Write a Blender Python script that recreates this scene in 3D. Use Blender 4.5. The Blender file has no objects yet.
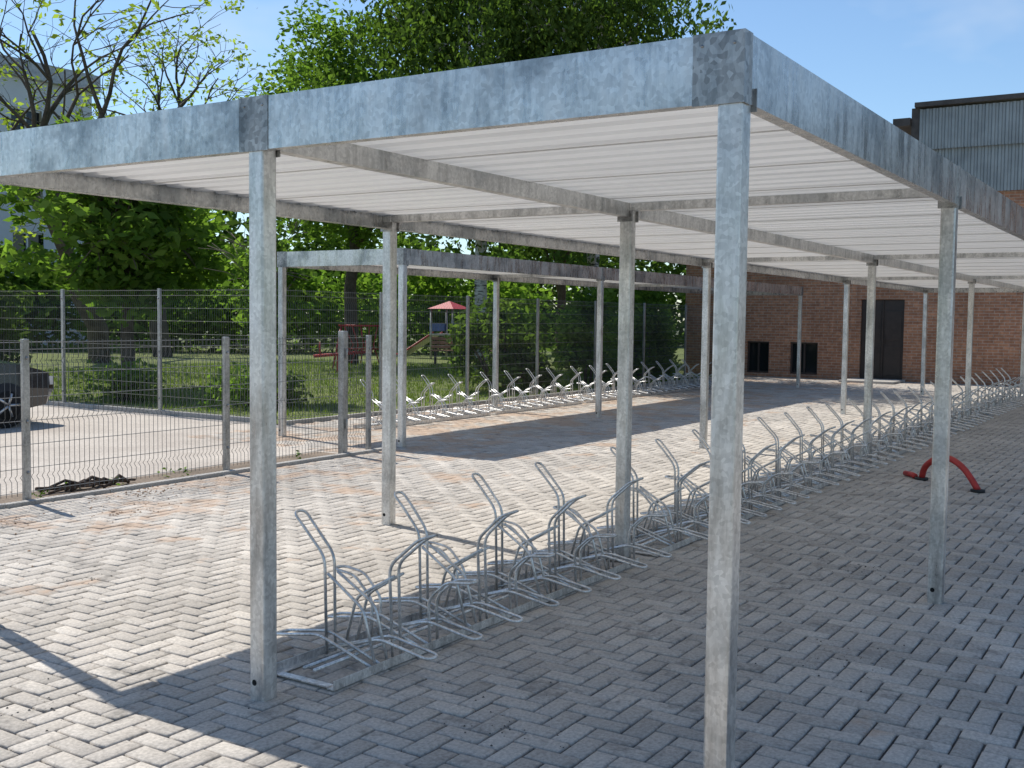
import bpy, math, random
import numpy as np
from mathutils import Vector, Matrix
rnd = random.Random(7); rs = np.random.RandomState(11)
SC = bpy.context.scene; COL = SC.collection
H = 2.25; W = 2.0; L1 = 3.29; L2 = 6.2; P = 0.08

# ------------------------------------------------------------ node helpers
def new_mat(name):
    m = bpy.data.materials.new(name); m.use_nodes = True
    nt = m.node_tree; return m, nt, nt.nodes, nt.links, nt.nodes['Principled BSDF']
def ramp(N, pts):
    r = N.new('ShaderNodeValToRGB'); e = r.color_ramp.elements
    e[0].position, e[0].color = pts[0][0], (*pts[0][1], 1)
    e[1].position, e[1].color = pts[-1][0], (*pts[-1][1], 1)
    for p, c in pts[1:-1]:
        x = e.new(p); x.color = (*c, 1)
    return r
def g(v): return (v, v, v)
def noise(N, L, co, scale, detail=3, rough=.55):
    n = N.new('ShaderNodeTexNoise'); n.inputs['Scale'].default_value = scale
    n.inputs['Detail'].default_value = min(detail, 4); n.inputs['Roughness'].default_value = rough
    L.new(co, n.inputs['Vector']); return n.outputs['Fac']
def mixc(N, L, f, a, b, mode='MIX'):
    m = N.new('ShaderNodeMix'); m.data_type = 'RGBA'; m.blend_type = mode
    for i, v in ((0, f), (6, a), (7, b)):
        if hasattr(v, 'links'): L.new(v, m.inputs[i])
        else: m.inputs[i].default_value = v if i == 0 else (*v, 1)
    return m.outputs[2]
def bump(N, L, h, strength, dist, b):
    n = N.new('ShaderNodeBump'); n.inputs['Strength'].default_value = strength
    n.inputs['Distance'].default_value = dist; L.new(h, n.inputs['Height']); L.new(n.outputs[0], b.inputs['Normal'])
def coord(N): return N.new('ShaderNodeTexCoord').outputs['Object']

def mat_simple(name, col, rough=.6, metal=0, var=.25, scale=6):
    m, nt, N, L, b = new_mat(name); co = coord(N)
    f = noise(N, L, co, scale)
    r = ramp(N, [(.3, tuple(c*(1-var) for c in col)), (.7, tuple(min(1, c*(1+var)) for c in col))]); L.new(f, r.inputs[0])
    L.new(r.outputs[0], b.inputs['Base Color'])
    b.inputs['Roughness'].default_value = rough; b.inputs['Metallic'].default_value = metal
    return m

def mat_galv(name, base=.5, metal=.75, spangle=45, blot=.35, r0=.26, r1=.5, spc=.2):
    m, nt, N, L, b = new_mat(name); co = coord(N)
    wp = N.new('ShaderNodeTexNoise'); wp.inputs['Scale'].default_value = 14; wp.inputs['Detail'].default_value = 2; L.new(co, wp.inputs['Vector'])
    va = N.new('ShaderNodeVectorMath'); va.operation = 'MULTIPLY_ADD'; L.new(wp.outputs['Color'], va.inputs[0]); va.inputs[1].default_value = (.03, .03, .03); L.new(co, va.inputs[2])
    v = N.new('ShaderNodeTexVoronoi'); v.inputs['Scale'].default_value = spangle; L.new(va.outputs[0], v.inputs['Vector'])
    sep = N.new('ShaderNodeSeparateColor'); L.new(v.outputs['Color'], sep.inputs[0])
    lo = base*(1-spc); hi = min(.97, base*(1+spc*.6))
    r = ramp(N, [(0, (lo, lo*.99, lo*.965)), (1, (hi, hi*.99, hi*.965))]); L.new(sep.outputs[0], r.inputs[0])
    n1 = noise(N, L, co, 2.4, 4, .68)
    ra = ramp(N, [(.37, (1-blot*1.05, 1-blot, 1-blot*.95)), (.49, g(.94)), (.66, g(1.1))]); L.new(n1, ra.inputs[0])
    c = mixc(N, L, 1.0, r.outputs[0], ra.outputs[0], 'MULTIPLY')
    mp = N.new('ShaderNodeMapping'); mp.inputs['Scale'].default_value = (9, 9, 1.6); L.new(co, mp.inputs[0])
    n2 = noise(N, L, mp.outputs[0], 1.7, 4, .72)
    rb = ramp(N, [(.34, g(.70)), (.56, g(1.05))]); L.new(n2, rb.inputs[0])
    c = mixc(N, L, 1.0, c, rb.outputs[0], 'MULTIPLY')
    L.new(c, b.inputs['Base Color'])
    rr = ramp(N, [(.3, g(r0)), (.7, g(r1))]); L.new(n2, rr.inputs[0]); L.new(rr.outputs[0], b.inputs['Roughness'])
    b.inputs['Metallic'].default_value = metal
    bump(N, L, n1, .1, .02, b)
    return m

# ------------------------------------------------------------ mesh builder
class MB:
    def __init__(s): s.v = []; s.f = []; s.m = []; s.sm = []
    def add(s, vs, fs, mi=0, smooth=False):
        o = len(s.v); s.v += [tuple(x) for x in vs]
        for f in fs: s.f.append([i+o for i in f]); s.m.append(mi); s.sm.append(smooth)
    def box(s, x0, x1, y0, y1, z0, z1, mi=0):
        vs = [(x, y, z) for x in (x0, x1) for y in (y0, y1) for z in (z0, z1)]
        s.add(vs, [(0,1,3,2),(4,6,7,5),(0,4,5,1),(2,3,7,6),(0,2,6,4),(1,5,7,3)], mi)
    def tube(s, pts, r, n=6, mi=0, cap=True, r2=None):
        pts = [Vector(p) for p in pts]; vs = []; k = len(pts)
        prev = None
        for i, p in enumerate(pts):
            d = (pts[min(i+1, k-1)]-pts[max(i-1, 0)]).normalized()
            if prev is None:
                a = d.cross(Vector((0, 0, 1)))
                if a.length < .1: a = d.cross(Vector((0, 1, 0)))
                a.normalize()
            else:
                a = (prev-d*prev.dot(d))
                if a.length < 1e-4: a = d.orthogonal()
                a.normalize()
            prev = a; bb = d.cross(a)
            rad = r if r2 is None else r+(r2-r)*i/(k-1)
            for j in range(n):
                t = 2*math.pi*j/n; vs.append(p+(a*math.cos(t)+bb*math.sin(t))*rad)
        fs = [(i*n+j, i*n+(j+1) % n, (i+1)*n+(j+1) % n, (i+1)*n+j) for i in range(k-1) for j in range(n)]
        if cap: fs += [tuple(range(n))[::-1], tuple((k-1)*n+j for j in range(n))]
        s.add(vs, fs, mi, True)
    def build(s, name, mats, parent=None, loc=(0, 0, 0), bevel=0):
        me = bpy.data.meshes.new(name); me.from_pydata(s.v, [], s.f)
        for m in mats: me.materials.append(m)
        me.polygons.foreach_set('material_index', s.m); me.polygons.foreach_set('use_smooth', s.sm); me.update()
        o = bpy.data.objects.new(name, me); COL.objects.link(o); o.location = loc
        if parent: o.parent = parent
        if bevel:
            md = o.modifiers.new('b', 'BEVEL'); md.width = bevel; md.segments = 2; md.limit_method = 'ANGLE'
        return o
def empty(name, loc=(0, 0, 0)):
    o = bpy.data.objects.new(name, None); COL.objects.link(o); o.location = loc; return o
def fillet(pts, r, n=4):
    pts = [Vector(p) for p in pts]; out = [pts[0]]
    for i in range(1, len(pts)-1):
        a, b, c = pts[i-1], pts[i], pts[i+1]
        da, dc = (a-b), (c-b); rr = min(r, da.length*.48, dc.length*.48)
        p0 = b+da.normalized()*rr; p1 = b+dc.normalized()*rr
        for k in range(n+1):
            t = k/n; out.append(p0*(1-t)**2+b*2*t*(1-t)+p1*t*t)
    out.append(pts[-1]); return out

# ------------------------------------------------------------ materials
M_galv = mat_galv('galvanised_steel', .70, .78, 75, .28, spc=.16)
M_galv_f = mat_galv('galvanised_fascia', .64, .82, 65, .42, .2, .40, spc=.16)
M_plate = mat_galv('galvanised_plate', .40, .7, 55, .5, spc=.35)
M_fpost = mat_galv('galvanised_fence_post', .42, .6, 75, .25)
M_rack = mat_galv('galvanised_rack', .74, .68, 90, .15)
M_wire = mat_simple('fence_wire', (.15, .155, .155), .5, .3, .1)
M_black = mat_simple('black_hole', (.01, .01, .01), .9)
def mat_sheet(name, col, tr, rough=.3):
    m, nt, N, L, b = new_mat(name); co = coord(N)
    mp = N.new('ShaderNodeMapping'); mp.inputs['Scale'].default_value = (6, .5, 1); L.new(co, mp.inputs[0])
    f = noise(N, L, mp.outputs[0], 1.5, 3); r = ramp(N, [(.35, tuple(c*.9 for c in col)), (.65, col)]); L.new(f, r.inputs[0])
    L.new(r.outputs[0], b.inputs['Base Color']); b.inputs['Roughness'].default_value = rough
    t = N.new('ShaderNodeBsdfTranslucent'); L.new(r.outputs[0], t.inputs[0])  # translucency added to brighten the roof underside and the shaded ground below
    mx = N.new('ShaderNodeMixShader'); mx.inputs[0].default_value = tr; L.new(b.outputs[0], mx.inputs[1]); L.new(t.outputs[0], mx.inputs[2])
    L.new(mx.outputs[0], N['Material Output'].inputs['Surface']); return m
M_under = mat_sheet('roof_sheet', (.88, .87, .84), .20)
M_under2 = mat_sheet('roof_sheet_rib', (.80, .79, .765), .19)  # rib contrast painted in: recesses coloured darker than the flats
M_bolt = mat_simple('bolt_steel', (.35, .34, .33), .4, .8)

# pavers
def mat_paver():
    m, nt, N, L, b = new_mat('concrete_pavers'); co = coord(N)
    at = N.new('ShaderNodeAttribute'); at.attribute_name = 'val'
    r = ramp(N, [(0, (.38, .345, .30)), (.5, (.475, .43, .375)), (1, (.565, .515, .45))]); L.new(at.outputs['Fac'], r.inputs[0])
    n1 = noise(N, L, co, .55, 4, .6); r1 = ramp(N, [(.3, g(.82)), (.68, g(1.12))]); L.new(n1, r1.inputs[0])
    n2 = noise(N, L, co, 60, 2, .7); r2 = ramp(N, [(.3, g(.72)), (.7, g(1.17))]); L.new(n2, r2.inputs[0])
    c = mixc(N, L, 1., r.outputs[0], r1.outputs[0], 'MULTIPLY'); c = mixc(N, L, 1., c, r2.outputs[0], 'MULTIPLY')
    n3 = noise(N, L, co, 1.3, 4, .7)
    sx = N.new('ShaderNodeSeparateXYZ'); L.new(co, sx.inputs[0])
    mr = N.new('ShaderNodeMapRange'); mr.inputs[1].default_value = 2.6; mr.inputs[2].default_value = 6.9; mr.inputs[3].default_value = -.11; mr.inputs[4].default_value = .09
    L.new(sx.outputs['Y'], mr.inputs[0])
    ad = N.new('ShaderNodeMath'); L.new(n3, ad.inputs[0]); L.new(mr.outputs[0], ad.inputs[1])
    r4 = ramp(N, [(.55, g(0)), (.64, g(.7))]); L.new(ad.outputs[0], r4.inputs[0])
    c = mixc(N, L, r4.outputs[0], c, (.44, .30, .20))
    n5 = noise(N, L, co, 3.1, 4, .75)
    r5 = ramp(N, [(.33, g(.62)), (.44, g(1))]); L.new(n5, r5.inputs[0]); c = mixc(N, L, 1., c, r5.outputs[0], 'MULTIPLY')
    L.new(c, b.inputs['Base Color']); b.inputs['Roughness'].default_value = .85
    bump(N, L, n2, .35, .003, b); return m
M_paver = mat_paver()
def mat_ground(name, c1, c2, s1, s2, rough=.95, bs=.3, bd=.01):
    m, nt, N, L, b = new_mat(name); co = coord(N)
    n1 = noise(N, L, co, s1, 4, .65); r = ramp(N, [(.32, c1), (.68, c2)]); L.new(n1, r.inputs[0])
    n2 = noise(N, L, co, s2, 3, .7); r2 = ramp(N, [(.3, g(.7)), (.7, g(1.2))]); L.new(n2, r2.inputs[0])
    c = mixc(N, L, 1., r.outputs[0], r2.outputs[0], 'MULTIPLY'); L.new(c, b.inputs['Base Color'])
    b.inputs['Roughness'].default_value = rough; bump(N, L, n2, bs, bd, b); return m
M_joint = mat_ground('joint_sand', (.06, .053, .045), (.13, .115, .095), 2, 120)
M_drive = mat_ground('driveway_concrete', (.42, .365, .31), (.56, .50, .43), .7, 40, .9, .2, .005)
M_grass = mat_ground('grass', (.09, .125, .03), (.20, .23, .06), 1.2, 26, .95, .8, .04)
M_soil = mat_ground('ground_soil', (.13, .10, .07), (.26, .20, .15), 1.5, 30, .95, .6, .02)
M_land = mat_ground('ground', (.09, .11, .05), (.16, .16, .09), .2, 5)
M_curb = mat_ground('curb_concrete', (.36, .34, .31), (.50, .47, .43), 3, 60)

# ------------------------------------------------------------ ground
def sheet(name, x0, x1, y0, y1, z, mat):
    mb = MB(); mb.add([(x0, y0, z), (x1, y0, z), (x1, y1, z), (x0, y1, z)], [(0, 1, 2, 3)]); return mb.build(name, [mat])
sheet('ground', -300, 400, -300, 400, -.04, M_land)
sheet('pavement', -14, 27.0, -14, 7.0, -.012, M_joint)
sheet('pavement', 6.3, 27.0, 7.0, 10.0, -.012, M_joint)
sheet('driveway', -30, 8.3, 7.16, 40, -.006, M_drive)
sheet('lawn', 8.45, 60, 10.15, 60, -.01, M_grass)

def herring(x0, x1, y0, y1):
    u = .1; out = []
    for j in range(int(round(y0/u)), int(round(y1/u))):
        for i in range(int(round(x0/u)), int(round(x1/u))):
            k = (i-j) % 4
            if k == 0: out.append((i*u, j*u, 2*u, u))
            elif k == 3: out.append((i*u, j*u, u, 2*u))
    return out
B = herring(-6, 27.0, -8, 6.9)+herring(6.4, 27.0, 6.9, 9.9)
B = np.array(B); n = len(B)
gap = .005; ch = .007
jx = rs.normal(0, .0012, n); jy = rs.normal(0, .0012, n)
x0 = B[:, 0]+gap+jx; y0 = B[:, 1]+gap+jy; x1 = B[:, 0]+B[:, 2]-gap+jx; y1 = B[:, 1]+B[:, 3]-gap+jy
x1 = np.minimum(x1, 26.99)
dz = rs.normal(0, .0013, n)+.002*np.sin(B[:, 0]*1.3)*np.cos(B[:, 1]*1.7); tx = rs.normal(0, .009, n); ty = rs.normal(0, .009, n)
cx = (x0+x1)/2; cy = (y0+y1)/2
def ring(ax0, ay0, ax1, ay1, z):
    xs = np.stack([ax0, ax1, ax1, ax0], 1); ys = np.stack([ay0, ay0, ay1, ay1], 1)
    zs = z+dz[:, None]+(xs-cx[:, None])*tx[:, None]+(ys-cy[:, None])*ty[:, None]
    return np.stack([xs, ys, zs], 2)
top = ring(x0+ch, y0+ch, x1-ch, y1-ch, 0.); mid = ring(x0, y0, x1, y1, -.005); bot = ring(x0, y0, x1, y1, -.02)
V = np.concatenate([top, mid, bot], 1).reshape(-1, 3)
fl = [[0, 1, 2, 3]]+[[4+i, 4+(i+1) % 4, (i+1) % 4, i] for i in range(4)]+[[8+i, 8+(i+1) % 4, 4+(i+1) % 4, 4+i] for i in range(4)]
F = (np.array(fl)[None]+12*np.arange(n)[:, None, None]).reshape(-1, 4)
def np_mesh(name, V, F, mat, attr=None, parent=None):
    me = bpy.data.meshes.new(name); me.vertices.add(len(V)); me.vertices.foreach_set('co', V.astype(np.float32).ravel())
    me.loops.add(F.size); me.loops.foreach_set('vertex_index', F.astype(np.int32).ravel())
    me.polygons.add(len(F)); me.polygons.foreach_set('loop_start', np.arange(len(F), dtype=np.int32)*F.shape[1])
    me.update(calc_edges=True); me.materials.append(mat)
    if attr is not None:
        a = me.attributes.new('val', 'FLOAT', 'POINT'); a.data.foreach_set('value', attr.astype(np.float32))
    o = bpy.data.objects.new(name, me); COL.objects.link(o)
    if parent: o.parent = parent
    return o
np_mesh('paving_stones', V, F, M_paver, np.repeat(rs.beta(2.0, 2.0, n), 12))

# kerbs
mb = MB()
x = -12.
while x < 6.2: mb.box(x+.004, x+.996, 6.93, 7.01, -.1, .03+rnd.uniform(-.003, .003)); x += 1
mb.build('kerb', [M_curb], bevel=.006)
mb = MB(); y = 10.3
while y < 30: mb.box(8.31, 8.43, y+.004, y+.996, -.1, .06); y += 1
x = 8.4
while x < 26.5: mb.box(x+.004, x+.996, 10.02, 10.1, -.1, .05); x += 1
mb.build('kerb', [M_curb], bevel=.006)
sheet('soil_strip', -12, 6.3, 7.01, 7.5, -.002, M_soil)

# ------------------------------------------------------------ shelters
def shelter(name, xs, ys, H, hf=.205):
    E = empty(name); x0, x1 = xs[0]-P/2, xs[-1]+P/2; ya, yb = ys[0]-P/2, ys[-1]+P/2
    mb = MB()
    for i, x in enumerate(xs):
        for j, y in enumerate(ys): mb.box(x-P/2, x+P/2, y-P/2, y+P/2, -.02, H+.1)
    mb.build('posts', [M_galv], E, bevel=.008)
    mb = MB()
    for x in xs:
        for y in ys:
            k = 12
            vs = [(x-P/2-.0012, y+.012+.013*math.cos(2*math.pi*a/k), .075+.013*math.sin(2*math.pi*a/k)) for a in range(k)]
            mb.add(vs, [tuple(range(k))[::-1]])
    mb.build('drain_holes', [M_black], E)
    mb = MB(); t = .004
    z0, z1 = H, H+hf
    mb.box(x0-t, x0, ya-t, yb+t, z0, z1); mb.box(x1, x1+t, ya-t, yb+t, z0, z1)
    mb.box(x0, x1, ya-t, ya, z0, z1); mb.box(x0, x1, yb, yb+t, z0, z1)
    lip = .05
    mb.box(x0-t, x1+t, ya-t, ya+lip, z1, z1+t); mb.box(x0-t, x1+t, yb-lip, yb+t, z1, z1+t)
    mb.box(x0-t, x0+lip, ya+lip, yb-lip, z1, z1+t); mb.box(x1-lip, x1+t, ya+lip, yb-lip, z1, z1+t)
    mb.box(x0, x1, ya, ya+lip, z0+.001, z0+.005); mb.box(x0, x1, yb-lip, yb, z0+.001, z0+.005)
    mb.box(x0, x0+lip, ya+lip, yb-lip, z0+.001, z0+.005); mb.box(x1-lip, x1, ya+lip, yb-lip, z0+.001, z0+.005)
    mb.build('fascia', [M_galv_f], E)
    mb = MB(); mp = MB()
    for x in xs:
        for (yy, s) in ((ya-t, -1), (yb+t, 1)):
            a, b = (x-P/2-t-.003, x+.02) if x == xs[0] else ((x-.10, x+P/2+t+.003) if x == xs[-1] else (x-.035, x+.035))
            mb.box(a, b, min(yy, yy+s*.003), max(yy, yy+s*.003), z0-.004, z1+.007)
    for y in ys:
        for (xx, s) in ((x0-t, -1), (x1+t, 1)):
            a, b = (y-P/2-t, y+.12) if y == ys[0] else ((y-.12, y+P/2+t) if y == ys[-1] else (y-.075, y+.085))
            mb.box(min(xx, xx+s*.003), max(xx, xx+s*.003), a, b, z0-.004, z1+.007)
            for by in (a+.03, b-.03):
                for bz in (z1-.03,): mp.tube([(xx, by, bz), (xx+s*.006, by, bz)], .005, 6)
    mb.build('joint_plates', [M_plate], E); mp.build('bolts', [M_bolt], E)
    mb = MB(); bt = .10
    for y in ys[1:-1]:
        for i in range(len(xs)-1):
            a, b = xs[i]+P/2+.002, xs[i+1]-P/2-.002
            mb.box(a, b, y-.03, y-.026, z0+.01, z0+bt); mb.box(a, b, y-.026, y+.03, z0+.01, z0+.014); mb.box(a, b, y+.03, y+.034, z0+.01, z0+.03)
    for x in xs[1:-1]:
        for j in range(len(ys)-1):
            a, b = ys[j]+P/2+.002, ys[j+1]-P/2-.002
            mb.box(x-.03, x-.026, a, b, z0+.05, z0+bt); mb.box(x-.026, x+.03, a, b, z0+.05, z0+.054); mb.box(x+.03, x+.034, a, b, z0+.05, z0+.07)
    mb.build('beams', [M_galv], E)
    mb = MB()
    for x in xs:
        for y in ys:
            if x != xs[0]: mb.box(x-P/2-.005, x-P/2-.0005, y-.055, y+.055, z0-.02, z0+.05)
            if x != xs[-1]: mb.box(x+P/2+.0005, x+P/2+.005, y-.055, y+.055, z0-.02, z0+.05)
    # screws joining the roof sheet to the middle beam
    for y in ys[1:-1]:
        x = x0+.4
        while x < x1-.3: mb.tube([(x, y+.06, z0+bt-.012), (x, y+.06, z0+bt)], .008, 6); x += .38
    mb.build('brackets', [M_plate], E)
    zb = z0+bt+.001; prof = [(x0+.002, zb)]; mis = []
    x = x0+.05; pitch = .19
    while x < x1-pitch:
        prof += [(x, zb), (x+.02, zb+.032), (x+.06, zb+.032), (x+.08, zb)]; mis += [0, 1, 1, 1]
        x += pitch
    prof.append((x1-.002, zb)); mis.append(0)
    vs = []
    for (px, pz) in prof: vs += [(px, ya+.001, pz), (px, yb-.001, pz)]
    mb = MB()
    for i in range(len(prof)-1): mb.add([vs[2*i], vs[2*i+1], vs[2*i+3], vs[2*i+2]], [(0, 1, 2, 3)], mis[i])
    x = x0+.05+pitch*5+.09
    while x < x1-1: mb.box(x, x+.012, ya+.01, yb-.01, zb-.006, zb-.001, 1); x += pitch*5
    mb.build('roof_sheet', [M_under, M_under2], E)
    return E
shelter('bicycle_shelter', [0, L1, L1+L2, L1+2*L2, L1+3*L2], [0, W, 2*W], H)
shelter('bicycle_shelter', [7.25, 12.35, 17.45, 22.55], [7.0, 9.0], 2.22, .19)

# ------------------------------------------------------------ bicycle racks
def rack_mesh(length=2.95, step=.36):
    mb = MB(); hw = .17
    for s in (-1, 1):
        y = s*hw
        mb.box(0, length, y-.02, y+.02, .004, .009); mb.box(0, length, y+s*.016, y+s*.02, .009, .045)
    for x in (0, length-.04): mb.box(x, x+.04, -hw+.02, hw-.02, .010, .016)
    r = .0075; g2 = .03
    def hp(x, s, prof, rad=.05, w=(1, 1.3)):
        k = len(prof); L_ = [(x-g2*(w[0]+(w[1]-w[0])*i/(k-1)), s*a, b) for i, (a, b) in enumerate(prof)]
        R_ = [(x+g2*(w[0]+(w[1]-w[0])*i/(k-1)), s*a, b) for i, (a, b) in enumerate(prof)][::-1]
        mb.tube(fillet(L_+R_, rad, 4), r, 6)
    k = 0; x = .2
    while x < length-.1:
        h = rnd.uniform(-.015, .015); q = rnd.uniform(-.012, .012)
        if k % 2 == 0:
            hp(x+.16, 1, [(hw-.02, .02), (hw-.01, .48+h), (hw+.11+q, .61+h), (hw+.17+q, .67+h)])
            hp(x+.30, -1, [(hw-.04, .02), (hw-.06, .44-h), (hw+.09+q, .575-h), (hw+.16+q, .605-h)])
            for s, xx in ((1, x+.16), (-1, x+.30)):   # stay from the centre rail to the head
                for e in (-1, 1):
                    mb.tube(fillet([(xx+e*g2*1.4, -s*(hw-.02), .03), (xx+e*g2*1.4, -s*(hw-.09), .27), (xx+e*g2*1.1, s*(hw-.03), .40)], .04, 3), r, 6)
        else:
            hp(x+.12, 1, [(hw-.02, .02), (hw-.03, .22+h), (hw+.08, .33+h), (hw+.22, .345+h)], .04)
            hp(x+.20, -1, [(hw-.02, .02), (hw-.03, .22-h), (hw+.08, .32-h), (hw+.22, .335-h)], .04)
        for s, xx in ((1, x+.10), (-1, x+.2)):
            hp(xx, s, [(-hw, .03), (hw-.03, .13), (hw+.25, .085)], .045, (1, 1.4))
        x += step; k += 1
    for s in (-1, 1): mb.tube([(.05, s*.03, .05), (length-.05, s*.03, .05)], .008, 6)
    return mb
ro = rack_mesh().build('bicycle_rack', [M_rack], loc=(.22, 2.0, 0)); rme = ro.data
def rack(x, y, rz=0):
    o = bpy.data.objects.new('bicycle_rack', rme); COL.objects.link(o); o.location = (x, y, 0); o.rotation_euler = (0, 0, rz)
for x in (3.42, 6.48, 9.62, 12.66, 15.82, 18.86): rack(x, 2.0+rnd.uniform(-.02, .02), rnd.uniform(-.006, .006))
for x in (8.6, 11.7, 14.8, 17.9): rack(x, 8.75)

# ------------------------------------------------------------ fences
def fence(name, pts, h, spacing, wire=.0025, post_r=.03):
    E = empty(name); mp = MB(); mw = MB()
    for a, b in zip(pts[:-1], pts[1:]):
        a = Vector((*a, 0)); b = Vector((*b, 0)); Ln = (b-a).length; d = (b-a)/Ln; nn = Vector((-d.y, d.x, 0)); k = max(1, round(Ln/spacing))
        for i in range(k+1):
            p = a+d*Ln*i/k; r = post_r
            c = [p+d*r+nn*r*.7, p-d*r+nn*r*.7, p-d*r-nn*r*.7, p+d*r-nn*r*.7]
            vs = [v+Vector((0, 0, z)) for z in (-.05, h+.008) for v in c]
            mp.add(vs, [(0, 1, 5, 4), (1, 2, 6, 5), (2, 3, 7, 6), (3, 0, 4, 7), (4, 5, 6, 7)])
            for z in (.25, h/2, h-.15):
                cc = p-nn*(r*.7); mp.tube([cc+Vector((0, 0, z-.012)), cc-nn*.01+Vector((0, 0, z)), cc+Vector((0, 0, z+.012))], .012, 4)
        m = int(Ln/.05)
        for i in range(m+1):
            p = a+d*(i*.05+.01)
            zs = [.05]; off = [0]
            for zz in (.2, h/2, h-.18): zs += [zz-.03, zz, zz+.03]; off += [0, .03, 0]
            zs.append(h); off.append(0)
            mw.tube([p+nn*(o+.025)+Vector((0, 0, z)) for z, o in zip(zs, off)], wire, 3, cap=False)
        zs = list(np.arange(.08, h-.01, .2))+[h-.02]
        for z in zs: mw.tube([a+nn*.028+Vector((0, 0, z)), b+nn*.028+Vector((0, 0, z))], wire*1.2, 3, cap=False)
    mp.build('posts', [M_fpost], E, bevel=.004); mw.build('mesh_panels', [M_wire], E); return E
fence('wire_mesh_fence', [(-4.36, 7.06), (6.69, 7.06)], 1.36, 2.21, .0028)
fence('wire_mesh_fence', [(8.37, 30.0), (8.37, 10.3), (25.87, 10.3)], 1.98, 2.5, .0026)
mb = MB(); mb.box(6.2, 6.28, 7.02, 7.10, -.05, 1.42); mb.tube([(6.24, 7.0, .3), (6.24, 7.0, .42)], .014, 6); mb.tube([(6.24, 7.0, 1.1), (6.24, 7.0, 1.22)], .014, 6)
mb.build('gate_post', [M_fpost], bevel=.006)

# ------------------------------------------------------------ red bent pipe
mb = MB()
M_red = mat_simple('red_plastic', (.42, .03, .025), .5, 0, .2, 10); M_dark = mat_simple('dark_rubber', (.03, .03, .03), .8)
pts = [(8.30, 1.14, .0), (8.27, 1.11, .14), (8.17, .98, .25), (8.03, .82, .28), (7.91, .67, .20), (7.82, .57, .09), (7.78, .52, .02)]
mb.tube(fillet(pts, .1, 4), .031, 10, 0)
for p in (pts[0], pts[-1]):
    mb.tube([(p[0], p[1], .0), (p[0], p[1], .025)], .065, 14, 1)
mb.tube([(8.48, 1.34, .03), (8.39, 1.25, .033), (8.30, 1.2, .03)], .028, 8, 0)
mb.build('red_bent_pipe', [M_red, M_dark])

# ------------------------------------------------------------ brick building
def mat_brick(name, c1, c2, mort):
    m, nt, N, L, b = new_mat(name); co = coord(N)
    sx = N.new('ShaderNodeSeparateXYZ'); L.new(co, sx.inputs[0]); ad = N.new('ShaderNodeMath'); L.new(sx.outputs['X'], ad.inputs[0]); L.new(sx.outputs['Y'], ad.inputs[1])
    cb = N.new('ShaderNodeCombineXYZ'); L.new(ad.outputs[0], cb.inputs[0]); L.new(sx.outputs['Z'], cb.inputs[1])
    br = N.new('ShaderNodeTexBrick'); L.new(cb.outputs[0], br.inputs['Vector']); br.inputs['Scale'].default_value = 1
    br.inputs['Brick Width'].default_value = .25; br.inputs['Row Height'].default_value = .077; br.inputs['Mortar Size'].default_value = .007
    br.inputs['Color1'].default_value = (*c1, 1); br.inputs['Color2'].default_value = (*c2, 1); br.inputs['Mortar'].default_value = (*mort, 1)
    n1 = noise(N, L, co, .8, 4, .6); r = ramp(N, [(.3, g(.75)), (.7, g(1.2))]); L.new(n1, r.inputs[0])
    n3 = noise(N, L, co, 9, 3, .6); r3 = ramp(N, [(.3, g(.75)), (.7, g(1.25))]); L.new(n3, r3.inputs[0])
    c = mixc(N, L, 1., br.outputs['Color'], r.outputs[0], 'MULTIPLY'); c = mixc(N, L, 1., c, r3.outputs[0], 'MULTIPLY')
    L.new(c, b.inputs['Base Color']); b.inputs['Roughness'].default_value = .9; return m
M_brick = mat_brick('red_brick', (.44, .215, .12), (.33, .15, .085), (.40, .32, .26))
M_clad = mat_simple('corrugated_cladding', (.30, .33, .34), .5, .3, .15, 2)
M_cladl = mat_simple('corrugated_cladding_light', (.50, .52, .52), .5, .2, .12, 2)
M_door = mat_simple('dark_door', (.035, .022, .018), .4)
M_frame = mat_simple('window_frame', (.05, .035, .03), .5)
M_roofd = mat_simple('dark_roof_edge', (.07, .06, .055), .6)
m, nt, N, L, b = new_mat('window_glass'); b.inputs['Base Color'].default_value = (.015, .018, .02, 1); b.inputs['Roughness'].default_value = .06
M_glass = m
E = empty('brick_building'); X = 27.0
def wall_x(mb, X, y0, y1, z0, z1, holes):
    ys = sorted({y0, y1, *[h[0] for h in holes], *[h[1] for h in holes]}); zs = sorted({z0, z1, *[h[2] for h in holes], *[h[3] for h in holes]})
    for a, b in zip(ys[:-1], ys[1:]):
        for c, d in zip(zs[:-1], zs[1:]):
            if any(h[0] <= a and b <= h[1] and h[2] <= c and d <= h[3] for h in holes): continue
            mb.add([(X, a, c), (X, b, c), (X, b, d), (X, a, d)], [(0, 3, 2, 1)])
    for h in holes:
        a, b, c, d = h; Q = X+.18
        mb.add([(X, a, c), (Q, a, c), (Q, a, d), (X, a, d)], [(0, 1, 2, 3)]); mb.add([(X, b, c), (Q, b, c), (Q, b, d), (X, b, d)], [(0, 3, 2, 1)])
        mb.add([(X, a, d), (Q, a, d), (Q, b, d), (X, b, d)], [(0, 1, 2, 3)]); mb.add([(X, a, c), (Q, a, c), (Q, b, c), (X, b, c)], [(0, 3, 2, 1)])
holes = [(9.3, 9.97, .1, 1.0), (7.9, 8.7, .1, 1.0), (5.6, 6.75, 0.0, 2.2), (-1.5, .5, .9, 2.2)]
mb = MB(); wall_x(mb, X, -14, 11.9, -.02, 3.3, holes)
mb.add([(X, 11.9, -.02), (X+14, 11.9, -.02), (X+14, 11.9, 3.3), (X, 11.9, 3.3)], [(0, 1, 2, 3)])
mb.build('walls', [M_brick], E)
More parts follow.
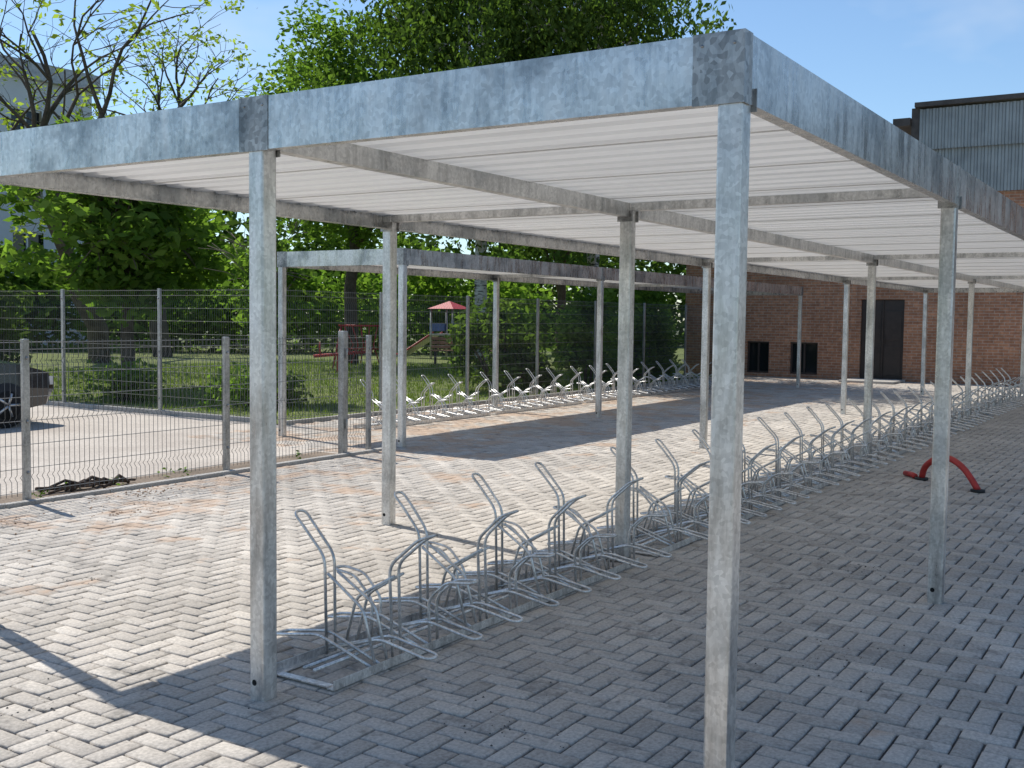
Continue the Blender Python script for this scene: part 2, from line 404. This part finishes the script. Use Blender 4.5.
mb = MB(); mb.box(X-.12, X+14, 5.52, 12.0, 3.3, 3.48); mb.build('low_roof', [M_roofd], E)
mb = MB(); mb.add([(X, -14, 3.3), (X, 5.5, 3.3), (X, 5.5, 5.1), (X, -14, 5.1)], [(0, 3, 2, 1)])
mb.add([(X, 5.5, 3.3), (X+14, 5.5, 3.3), (X+14, 5.5, 7.3), (X, 5.5, 7.3)], [(0, 1, 2, 3)]); mb.build('upper_walls', [M_brick], E)
def corr(mb, X, y0, y1, z0, z1, mi, pitch=.16, dep=.035):
    y = y0; pr = []
    while y < y1: pr += [(X, y), (X, y+.05), (X-dep, y+.07), (X-dep, y+.13)]; y += pitch
    vs = []
    for a, b in pr: vs += [(a, b, z0), (a, b, z1)]
    mb.add(vs, [(2*i, 2*i+1, 2*i+3, 2*i+2) for i in range(len(pr)-1)], mi)
mb = MB(); corr(mb, X-.06, -14, 5.2, 4.95, 6.15, 0); corr(mb, X-.16, -14, 5.3, 6.1, 7.15, 0)
mb.build('metal_cladding', [M_clad, M_cladl], E)
mb = MB(); mb.box(X-.3, X+14, -14, 5.45, 7.2, 7.32, 0); mb.box(X-.14, X-.06, 5.32, 5.55, 5.0, 7.2, 0)
mb.box(X-.25, X+3, 5.56, 6.0, 6.75, 6.95, 0)
mb.build('roof_edge', [M_roofd], E)
mb = MB(); mf = MB()
for a, b, c, d in (holes[0], holes[1], holes[3]):
    mb.add([(X+.15, a, c), (X+.15, b, c), (X+.15, b, d), (X+.15, a, d)], [(0, 3, 2, 1)])
    for q in (a, (a+b)/2-.02, b-.05): mf.box(X+.10, X+.14, q, q+.05, c, d)
    for q in (c, d-.05): mf.box(X+.105, X+.138, a, b, q, q+.05)
mb.build('window_panes', [M_glass], E); mf.build('window_frames', [M_frame], E)
mb = MB(); mb.box(X+.10, X+.15, 5.6, 6.75, 0, 2.2)
for a in (5.68, 6.22):
    for c in (.15, 1.1): mb.box(X+.085, X+.1, a, a+.44, c, c+.8)
mb.box(X+.06, X+.1, 6.15, 6.19, 0.02, 2.18); mb.tube([(X+.04, 6.1, 1.0), (X+.04, 6.1, 1.2)], .012, 6)
mb.build('door', [M_door], E, bevel=.008)
mb = MB(); mb.box(25.6, 26.95, 5.5, 6.9, .0, .06); mb.build('doorstep', [M_curb], bevel=.01)
# apartment building far left
M_plast = mat_simple('grey_render', (.62, .63, .66), .85, 0, .06, .4)
E = empty('apartment_building')
def wall_y(mb, Y, x0, x1, z0, z1, holes):
    xs = sorted({x0, x1, *[h[0] for h in holes], *[h[1] for h in holes]}); zs = sorted({z0, z1, *[h[2] for h in holes], *[h[3] for h in holes]})
    for a, b in zip(xs[:-1], xs[1:]):
        for c, d in zip(zs[:-1], zs[1:]):
            if any(h[0] <= a and b <= h[1] and h[2] <= c and d <= h[3] for h in holes): continue
            mb.add([(a, Y, c), (b, Y, c), (b, Y, d), (a, Y, d)], [(0, 1, 2, 3)])
hs = [(x, x+1.6, z, z+1.5) for x in np.arange(2, 30, 3.2) for z in (1, 3.9, 6.8, 9.7)]
mb = MB(); wall_y(mb, 46.3, 0, 32, 0, 12.6, hs); mb.add([(32, 46.3, 0), (32, 60, 0), (32, 60, 12.6), (32, 46.3, 12.6)], [(0, 1, 2, 3)]); mb.build('walls', [M_plast], E)
mb = MB(); mb.box(-.3, 32.3, 46, 60, 12.6, 13.4); mb.build('flat_roof', [mat_simple('grey_parapet', (.42, .43, .46), .7)], E)
mb = MB()
for a, b, c, d in hs: mb.add([(a, 46.5, c), (b, 46.5, c), (b, 46.5, d), (a, 46.5, d)], [(0, 1, 2, 3)])
mb.build('windows', [M_glass], E)
mb = MB()
for a, b, c, d in hs: mb.box(a, b, 46.4, 46.45, c, c+.08); mb.box(a, b, 46.4, 46.45, d-.08, d); mb.box((a+b)/2-.04, (a+b)/2+.04, 46.39, 46.46, c, d)
mb.build('window_frames', [mat_simple('white_frame', (.7, .7, .7), .5)], E)

# ------------------------------------------------------------ vegetation
def mat_leaf(name, dark, lite, tr=.4):
    m = bpy.data.materials.new(name); m.use_nodes = True; nt = m.node_tree; N = nt.nodes; L = nt.links; N.remove(N['Principled BSDF'])
    at = N.new('ShaderNodeAttribute'); at.attribute_name = 'val'
    r = ramp(N, [(0, dark), (1, lite)]); L.new(at.outputs['Fac'], r.inputs[0])
    d = N.new('ShaderNodeBsdfDiffuse'); L.new(r.outputs[0], d.inputs[0])
    t = N.new('ShaderNodeBsdfTranslucent'); k = mixc(N, L, 1., r.outputs[0], (1.95, 2.3, .85), 'MULTIPLY'); L.new(k, t.inputs[0])
    mx = N.new('ShaderNodeMixShader'); mx.inputs[0].default_value = tr; L.new(d.outputs[0], mx.inputs[1]); L.new(t.outputs[0], mx.inputs[2])
    L.new(mx.outputs[0], N['Material Output'].inputs['Surface']); return m
LF_dark = mat_leaf('leaves_dark', (.038, .065, .02), (.11, .155, .045), .45)
LF_mid = mat_leaf('leaves_mid', (.06, .105, .025), (.17, .24, .06), .5)
LF_yel = mat_leaf('leaves_spring', (.13, .16, .03), (.26, .30, .08), .5)
M_bark = mat_ground('bark', (.05, .04, .03), (.14, .115, .09), 3, 25, .95, .8, .02)
def mat_birch():
    m, nt, N, L, b = new_mat('birch_bark'); co = coord(N)
    mp = N.new('ShaderNodeMapping'); mp.inputs['Scale'].default_value = (1, 1, 5); L.new(co, mp.inputs[0])
    n1 = noise(N, L, mp.outputs[0], 2.2, 4, .7); r = ramp(N, [(.42, (.05, .045, .04)), (.5, (.6, .58, .53))]); L.new(n1, r.inputs[0])
    L.new(r.outputs[0], b.inputs['Base Color']); b.inputs['Roughness'].default_value = .8; return m
M_birch = mat_birch()
def leaves(name, clumps, size, mat, parent=None, droop=0, aspect=.5):
    C = []; Vv = []
    for (x, y, z, rx, rz, c, v) in clumps:
        p = rs.normal(0, 1, (c, 3)); p /= np.maximum(1, np.linalg.norm(p, axis=1)/1.9)[:, None]
        p = p*np.array([rx, rx, rz])*.62+np.array([x, y, z]); C.append(p); Vv.append(np.clip(v+rs.normal(0, .16, c), 0, 1))
    C = np.concatenate(C); Vv = np.concatenate(Vv); n = len(C)
    a = rs.normal(0, 1, (n, 3)); a[:, 2] = a[:, 2]*.6-droop; a /= np.linalg.norm(a, axis=1)[:, None]
    nn = rs.normal(0, 1, (n, 3)); nn[:, 2] += .8; b = np.cross(a, nn); b /= np.linalg.norm(b, axis=1)[:, None]
    s = size*rs.uniform(.6, 1.35, n)[:, None]
    V = np.stack([C-a*s, C+b*s*aspect-a*s*.1, C+a*s, C-b*s*aspect-a*s*.1], 1).reshape(-1, 3)
    V[:, 2] = np.maximum(V[:, 2], .0)
    return np_mesh(name, V, np.arange(4*n).reshape(-1, 4), mat, np.repeat(Vv, 4), parent)
def tree(name, x, y, h, base, rx, leafmat, bark=M_bark, n_limbs=9, n_clumps=120, per=220, size=.11, tr=.2, cs=.7, czs=.8, lean=(0, 0), droop=0, shell=.45, twigs=3, ry=None):
    E = empty(name, (0, 0, 0)); r0 = random.Random(int(x*10)*1009+int(y*10))
    mb = MB(); ry = ry or rx
    top = Vector((x+lean[0], y+lean[1], base+(h-base)*.85))
    tp = []; K = 8
    for i in range(K+1):
        t = i/K; tp.append(Vector((x, y, -.1)).lerp(top, t)+Vector((r0.uniform(-1, 1), r0.uniform(-1, 1), 0))*.05*h*.2*math.sin(math.pi*t))
    mb.tube(tp, tr, 9, r2=tr*.18)
    cz = (base+h)/2; rz = (h-base)/2
    clumps = []
    for i in range(n_clumps):
        u = Vector((r0.gauss(0, 1), r0.gauss(0, 1), r0.gauss(0, 1))).normalized(); rr = r0.uniform(shell, 1)
        bumpy = .80+.27*math.sin(3.1*u.x+x)+.2*math.sin(5.3*u.y+y)*math.cos(4*u.z)
        p = Vector((x+lean[0]*.7+u.x*rx*rr*bumpy, y+lean[1]*.7+u.y*ry*rr*bumpy, cz+u.z*rz*rr))
        q = r0.uniform(.55, 1.25)
        clumps.append((p.x, p.y, p.z, cs*q, cs*q*czs, int(per*q*q), r0.betavariate(2, 2)*.9))
    tgt = r0.sample(clumps, min(n_limbs, len(clumps)))
    for c in tgt:
        t = r0.uniform(.25, .9); s = tp[int(t*K)]
        if s.z < base*.75: s = tp[min(K, int(t*K)+2)]
        e = Vector(c[:3]); m1 = s.lerp(e, .5)+Vector((r0.uniform(-.3, .3), r0.uniform(-.3, .3), r0.uniform(.1, .6)))
        rb = tr*(.5-.3*t); path = [s, s.lerp(m1, .5)+Vector((0, 0, .1)), m1, m1.lerp(e, .5)+Vector((0, 0, .15)), e]
        mb.tube(path, rb, 6, r2=.015)
        for k in range(twigs):
            a = path[r0.randint(1, 3)]; d = Vector((r0.gauss(0, 1), r0.gauss(0, 1), r0.gauss(.4, .8))).normalized()*r0.uniform(.6, 1.6)
            b2 = a+d; mid = a.lerp(b2, .5)+Vector((0, 0, .12)); mb.tube([a, mid, b2], rb*.35, 5, r2=.008)
            for _ in range(2):
                d2 = (d.normalized()+Vector((r0.gauss(0, .6), r0.gauss(0, .6), r0.gauss(0, .6)))).normalized()*r0.uniform(.3, .9); mb.tube([mid, mid+d2*.5+Vector((0, 0, .03)), mid+d2], rb*.18+.004, 4, r2=.005)
    mb.build('trunk', [bark], E)
    leaves('foliage', clumps, size, leafmat, E, droop)
    return E
tree('chestnut_tree', 11.4, 17.4, 5.2, 1.7, 2.5, LF_mid, n_limbs=14, n_clumps=78, per=150, size=.13, tr=.17, cs=.6, czs=.7, shell=.3)
def bare_tree(name, x, y, h, tr, spread, seed, leafmat, leaf_n=10, lsize=.10):
    E = empty(name); r0 = random.Random(seed); mb = MB(); cl = []
    def grow(p, d, ln, r, lev):
        pts = [p]; dd = d.copy(); q = p.copy(); seg = 4
        for i in range(seg):
            dd = (dd+Vector((r0.gauss(0, .18), r0.gauss(0, .18), r0.gauss(.02, .13)))).normalized(); q = q+dd*ln/seg; pts.append(q.copy())
        re = r*.58; mb.tube(pts, r, 8 if lev < 2 else 5, r2=re, cap=False)
        if lev >= 5 or r < .008:
            if r0.random() < .8: cl.append((q.x, q.y, q.z, .3, .27, int(leaf_n*r0.uniform(.2, 1.8)), r0.random()))
            return
        for k in range(r0.choice((2, 3, 3)) if lev else 4):
            i = r0.choice((2, 3, 4, 4)) if lev else r0.choice((3, 4))
            ax = Vector((r0.gauss(0, 1), r0.gauss(0, 1), r0.gauss(0, .5))).normalized()
            nd = (dd+ax*spread*r0.uniform(.6, 1.2)).normalized()
            grow(pts[i], nd, ln*r0.uniform(.6, .85), re*r0.uniform(.72, .95), lev+1)
            if lev >= 3: cl.append((pts[2].x, pts[2].y, pts[2].z, .25, .22, int(leaf_n*.5*r0.random()), r0.random()))
    grow(Vector((x, y, -.1)), Vector((0, 0, 1)), h*.34, tr, 0)
    mb.build('trunk', [M_bark], E); leaves('foliage', [c for c in cl if c[5] > 0], lsize, leafmat, E); return E
bare_tree('locust_tree', 19.3, 28.9, 15, .36, .95, 5, LF_yel, 4, .11)
bare_tree('locust_tree', 24.0, 31.5, 14.5, .38, .85, 9, LF_yel, 10, .11)
tree('maple_tree', 10.6, 30.5, 7.6, 3, 2.4, LF_yel, n_clumps=60, per=110, size=.13, cs=.6, tr=.16)
tree('birch_tree', 22.6, 12.6, 13.2, 3.0, 4.1, LF_dark, M_birch, n_clumps=210, per=190, size=.09, tr=.19, cs=.62, czs=1.9, droop=1.2, shell=.35, n_limbs=16)
tree('birch_tree', 23.4, 16.8, 15.2, 3.2, 4.4, LF_dark, M_birch, n_clumps=230, per=190, size=.095, tr=.22, cs=.7, czs=1.8, droop=1.2, shell=.35, n_limbs=16)
tree('linden_tree', 24.3, 22.6, 11.6, 3.4, 4.2, LF_mid, n_clumps=150, per=170, size=.105, tr=.25, cs=.72, shell=.4, n_limbs=14)
tree('linden_tree', 31.0, 18.5, 10.6, 2.8, 3.6, LF_dark, n_clumps=90, per=150, size=.13, tr=.2, cs=.75, shell=.4)
tree('small_tree', 11.2, 13.2, 3.3, .9, .75, LF_mid, n_clumps=30, per=100, size=.08, tr=.035, cs=.3, n_limbs=6)
def bush(name, x, y, rx, ry, h, mat, nc=40, per=130, size=.08):
    E = empty(name); cl = []; mb = MB()
    for i in range(nc):
        a = rnd.uniform(0, 6.28); r = math.sqrt(rnd.random()); zz = rnd.uniform(.1, 1)*h*(1-.35*r*r)
        cl.append((x+math.cos(a)*rx*r, y+math.sin(a)*ry*r, zz, .32, .3, int(per*rnd.uniform(.6, 1.4)), rnd.random()))
    for c in rnd.sample(cl, min(10, nc)):
        b0 = Vector((x+(c[0]-x)*.3, y+(c[1]-y)*.3, 0)); e = Vector(c[:3]); mb.tube([b0, b0.lerp(e, .5)+Vector((0, 0, .1)), e], .025, 5, r2=.008)
    mb.build('stems', [M_bark], E); leaves('foliage', cl, size, mat, E); return E
bush('bush', 10.2, 12.6, .7, .6, .75, LF_mid, 22, 100, .06)
bush('bush', 9.6, 15.3, .5, .5, .6, LF_mid, 12, 100, .06)
bush('bush', 20.2, 11.5, 1.2, .6, 2.5, LF_mid, 45, 100, .085)
bush('bush', 23.3, 11.4, 1.0, .5, 2.7, LF_mid, 45, 100, .085)
bush('bush', 17.0, 11.8, 1.5, .6, 1.9, LF_dark, 45, 100, .085)
bush('bush', 25.6, 12.8, 1.0, 1.0, 3.0, LF_mid, 50, 100, .09)
bush('bush', 10.0, 21.5, 1.4, 1.4, 3.6, LF_dark, 60, 90, .11)
cl = []
for i in range(300):
    t = rnd.random(); bx = 18+20*t+rnd.uniform(-1, 1); by = 49-26*t+rnd.uniform(-1.5, 1.5); z = rnd.uniform(.2, 3.6)
    cl.append((bx, by, z, 1.1, 1.0, 80, rnd.random()))
leaves('hedge', cl, .19, LF_mid)
cl = []
for i in range(330):
    t = rnd.random(); bx = 12+52*t; by = 68-46*t+rnd.uniform(-3, 3); z = rnd.uniform(.5, 6.0+2.2*math.sin(bx*.35)+rnd.uniform(0, 1))
    cl.append((bx, by, z, 2.0, 1.8, 90, rnd.random()))
leaves('distant_trees', cl, .33, LF_dark)
gn = 26000
gx = rs.uniform(8.5, 26, gn); gy = rs.uniform(10.4, 26, gn); hh = rs.uniform(.03, .11, gn); an = rs.uniform(0, 6.28, gn)
dx = np.cos(an)*.012; dy = np.sin(an)*.012; lx = rs.normal(0, .03, gn); ly = rs.normal(0, .03, gn)
V = np.stack([np.stack([gx-dx, gy-dy, 0*gx-.01], 1), np.stack([gx+dx, gy+dy, 0*gx-.01], 1), np.stack([gx+lx, gy+ly, hh], 1)], 1).reshape(-1, 3)
np_mesh('grass_blades', V, np.arange(3*gn).reshape(-1, 3), mat_leaf('grass_blade', (.10, .14, .03), (.20, .25, .06), .3), np.repeat(rs.rand(gn), 3))
cl = [(rnd.uniform(-3, 6.2), 7.2+rnd.uniform(-.08, .12), .03, .07, .05, 12, rnd.random()) for _ in range(26)]
leaves('weeds', cl, .022, LF_mid)
def stones(name, spots, mat):
    mb = MB()
    for (x, y, r, c, s) in spots:
        for _ in range(c):
            a = rnd.uniform(0, 6.28); q = r*abs(rnd.gauss(0, .5)); px, py = x+math.cos(a)*q, y+math.sin(a)*q; k = s*rnd.uniform(.4, 1.3)
            vs = [(px+k*rnd.uniform(.6, 1.2)*math.cos(t), py+k*rnd.uniform(.6, 1.2)*math.sin(t), .0) for t in (0, 1.25, 2.5, 3.8, 5)]+[(px+rnd.uniform(-.2, .2)*k, py, k*rnd.uniform(.5, .9))]
            mb.add(vs, [(i, (i+1) % 5, 5) for i in range(5)])
    mb.build(name, [mat])
stones('gravel', [(1.9, .15, .45, 90, .006), (3.9, .6, .5, 50, .006), (.9, 4.3, .5, 40, .006), (-.6, 2.6, .6, 50, .006), (.3, 1.0, .7, 60, .005)], mat_simple('dark_gravel', (.07, .065, .06), .9))
stones('soil_crumbs', [(1.2, 6.3, .8, 120, .011), (.4, 5.2, .5, 60, .010), (2.4, 6.0, .5, 60, .010), (3.2, 6.7, .8, 100, .012)], mat_simple('brown_crumbs', (.30, .19, .12), .95))
mb = MB()
for i in range(14):
    x = 3.0+rnd.uniform(-.3, .35); y = 7.22+rnd.uniform(-.08, .1); a = rnd.uniform(-.5, .5); l = rnd.uniform(.12, .3)
    mb.tube([(x-l*math.cos(a), y-l*math.sin(a)*.4, rnd.uniform(.01, .06)), (x, y, rnd.uniform(.03, .1)), (x+l*math.cos(a), y+l*math.sin(a)*.4, rnd.uniform(.01, .05))], rnd.uniform(.008, .02), 5)
mb.build('scrap_branches', [mat_simple('dead_wood', (.06, .04, .03), .9)])

# ------------------------------------------------------------ playground
M_blue = mat_simple('blue_paint', (.03, .12, .40), .4); M_grey = mat_simple('slide_steel', (.4, .4, .4), .4, .5); M_wood = mat_simple('bench_wood', (.36, .19, .11), .7)
def playtower(x, y):
    E = empty('playground_tower'); mb = MB()
    for a in (-.5, .5):
        for b in (-.5, .5): mb.tube([(x+a, y+b, 0), (x+a, y+b, 1.9)], .04, 8, 1)
    mb.box(x-.55, x+.55, y-.55, y+.55, .9, .96, 1)
    for b in (-.55, .55): mb.box(x-.5, x+.5, y+b-.02, y+b+.02, 1.05, 1.35, 2)
    mb.add([(x-.6, y-.6, 1.9), (x+.6, y-.6, 1.9), (x+.6, y+.6, 1.9), (x-.6, y+.6, 1.9), (x, y, 2.2)], [(0, 1, 4), (1, 2, 4), (2, 3, 4), (3, 0, 4), (0, 3, 2, 1)], 0)
    for s in (-.3, .3): mb.tube([(x+s, y+.55, 1.0), (x+s, y+2.1, .15), (x+s, y+2.4, .12)], .035, 6, 0)
    mb.add([(x-.28, y+.55, .95), (x+.28, y+.55, .95), (x+.28, y+2.1, .1), (x-.28, y+2.1, .1)], [(0, 1, 2, 3)], 1)
    mb.build('tower', [M_red, M_grey, M_blue], E)
playtower(30.4, 23.0)
mb = MB(); E = empty('climbing_frame')
cx, cy = 22.4, 20.4; ax = Vector((.54, -.84, 0)); ay = Vector((.84, .54, 0)); c0 = Vector((cx, cy, 0))
def Q(u, v, z): return c0+ax*u+ay*v+Vector((0, 0, z))
for u in (-.9, .9):
    for v in (-.5, .5): mb.tube([Q(u, v, 0), Q(u*.8, 0, 1.3)], .03, 6)
mb.tube([Q(-.8, 0, 1.3), Q(.8, 0, 1.3)], .032, 6)
for k in range(6):
    u = -.65+.26*k; mb.tube([Q(u, 0, 1.3), Q(u*.6, .25, .7), Q(u*1.1, .1, .15)], .02, 5)
mb.tube([Q(-.85, -.28, .6), Q(.85, -.28, .6)], .022, 5)
mb.build('frame', [M_red], E)
mb = MB()
mb.tube([(19.6, 19.9, .45), (20.6, 18.6, .6)], .045, 8); mb.box(20.0, 20.2, 19.2, 19.4, 0, .5); mb.tube([(19.7, 19.75, .5), (19.7, 19.75, .85)], .03, 6); mb.tube([(20.5, 18.75, .6), (20.5, 18.75, .9)], .03, 6)
mb.build('seesaw', [M_red])
def bench(x, y, rz):
    mb = MB()
    for i in range(4): mb.box(-.75, .75, -.22+i*.115, -.22+i*.115+.095, .43, .47)
    for i in range(3): mb.box(-.75, .75, .25+i*.02, .29+i*.02, .52+i*.14, .63+i*.14)
    for s in (-.6, .6): mb.box(s-.03, s+.03, -.2, .22, 0, .428, 1); mb.box(s-.03, s+.03, .30, .34, .0, .9, 1)
    o = mb.build('park_bench', [M_wood, M_dark], loc=(x, y, 0), bevel=.006); o.rotation_euler = (0, 0, rz)
bench(27.0, 20.4, -1.0); bench(28.0, 19.2, -1.0)

# ------------------------------------------------------------ parked car (along X, front to the +X)
def car(x, y):
    E = empty('parked_car', (x, y, 0))
    st = [(-2.2, .45, .62, .62, .78), (-2.12, .3, .86, .86, .84), (-1.6, .22, .98, 1.02, .88), (-1.0, .2, .96, 1.36, .9), (-.3, .2, .95, 1.46, .9), (.4, .2, .93, 1.40, .9), (1.05, .2, .92, .98, .9), (1.6, .22, .86, .88, .88), (2.05, .28, .74, .74, .82), (2.18, .4, .58, .58, .72)]
    vs = []
    for (px, zb, zw, zt, hw) in st:
        cab = zt-zw > .2; tw = hw*.72 if cab else hw*.86
        ring = [(-hw*.9, zb), (-hw, (zb+zw)/2), (-hw*.97, zw), (-tw, zt), (0, zt+.03), (tw, zt), (hw*.97, zw), (hw, (zb+zw)/2), (hw*.9, zb)]
        vs += [(px, a, c) for a, c in ring]
    m = 9
    mbd = MB(); mg = MB()
    for i in range(len(st)-1):
        for j in range(m):
            f = (i*m+j, i*m+(j+1) % m, (i+1)*m+(j+1) % m, (i+1)*m+j)
            glass = (j in (2, 5) and 2 <= i <= 5) or (j in (3, 4) and i in (2, 5))
            (mg if glass else mbd).add([vs[k] for k in f], [(0, 3, 2, 1)], 0, not glass)
    mbd.add(vs[:m], [tuple(range(m))]); mbd.add(vs[-m:], [tuple(range(m))[::-1]])
    paint, nt, N, L, b = new_mat('car_paint'); b.inputs['Base Color'].default_value = (.012, .014, .018, 1); b.inputs['Roughness'].default_value = .25; b.inputs['Coat Weight'].default_value = .6
    mbd.build('body', [paint], E); mg.build('windows', [M_glass], E)
    mw = MB()
    for wx in (-1.35, 1.35):
        for s in (-1, 1):
            c = s*.8; mw.tube([(wx, c-.1, .31), (wx, c+.1, .31)], .31, 22, 0)
            mw.tube([(wx, c+s*.101, .31), (wx, c+s*.115, .31)], .2, 16, 1)
            for q in range(5):
                a = q*1.257; mw.tube([(wx, c+s*.12, .31), (wx+.17*math.cos(a), c+s*.12, .31+.17*math.sin(a))], .022, 5, 2)
    mw.build('wheels', [M_dark, M_black, mat_simple('alloy', (.5, .5, .5), .3, .8)], E)
    ml = MB()
    for s in (-1, 1): ml.box(2.02, 2.14, s*.66-.12, s*.66+.12, .56, .68)
    ml.build('headlights', [mat_simple('lamp_glass', (.6, .6, .6), .1)], E)
    mp = MB(); mp.box(2.19, 2.20, -.26, .26, .38, .49); mp.build('number_plate', [mat_simple('plate_white', (.7, .7, .7), .5)], E)
    return E
car(4.3, 13.5)

# ------------------------------------------------------------ light
sd = Vector((.35, 1.55, 2.35)).normalized()
sun = bpy.data.lights.new('sun', 'SUN'); sun.energy = 5.0; sun.angle = math.radians(.5); sun.color = (1, .955, .88)
so = bpy.data.objects.new('sun', sun); COL.objects.link(so); so.rotation_euler = sd.to_track_quat('Z', 'Y').to_euler()
w = bpy.data.worlds.new('World'); SC.world = w; w.use_nodes = True; N = w.node_tree.nodes; L = w.node_tree.links
sky = N.new('ShaderNodeTexSky'); sky.sky_type = 'NISHITA'; sky.sun_disc = False
sky.sun_elevation = math.asin(sd.z); sky.sun_rotation = math.atan2(sd.x, sd.y); sky.altitude = 100; sky.air_density = 1.0; sky.dust_density = .3; sky.ozone_density = 2.0
bg = N['Background']; bg.inputs[1].default_value = .145
tc = N.new('ShaderNodeTexCoord'); mp = N.new('ShaderNodeMapping'); mp.inputs['Scale'].default_value = (1.2, 2.6, 5); L.new(tc.outputs['Generated'], mp.inputs[0])
nz = noise(N, L, mp.outputs[0], 1.7, 4, .62); cr = ramp(N, [(.52, g(0)), (.8, g(.35))]); L.new(nz, cr.inputs[0])
sk = mixc(N, L, 1., sky.outputs[0], (.90, 1.0, 1.06), 'MULTIPLY')
c = mixc(N, L, cr.outputs[0], sk, (6.0, 6.4, 6.9)); L.new(c, bg.inputs[0])
SC.view_settings.view_transform = 'Standard'; SC.view_settings.look = 'None'; SC.view_settings.exposure = 0

# ------------------------------------------------------------ camera
cam = bpy.data.cameras.new('camera'); co_ = bpy.data.objects.new('camera', cam); COL.objects.link(co_); SC.camera = co_
yaw, pit, rol = .56725, .06073, .01174
fwd = Vector((math.cos(yaw)*math.cos(pit), math.sin(yaw)*math.cos(pit), -math.sin(pit))); r = Vector((math.sin(yaw), -math.cos(yaw), 0)); u = r.cross(fwd)
r2 = r*math.cos(rol)+u*math.sin(rol); u2 = -r*math.sin(rol)+u*math.cos(rol)
M = Matrix((r2, u2, -fwd)).transposed().to_4x4(); M.translation = (-3.20084, -1.24599, 1.59242); co_.matrix_world = M
cam.sensor_width = 36; cam.lens = 1089.1/1024*36; cam.clip_end = 2000
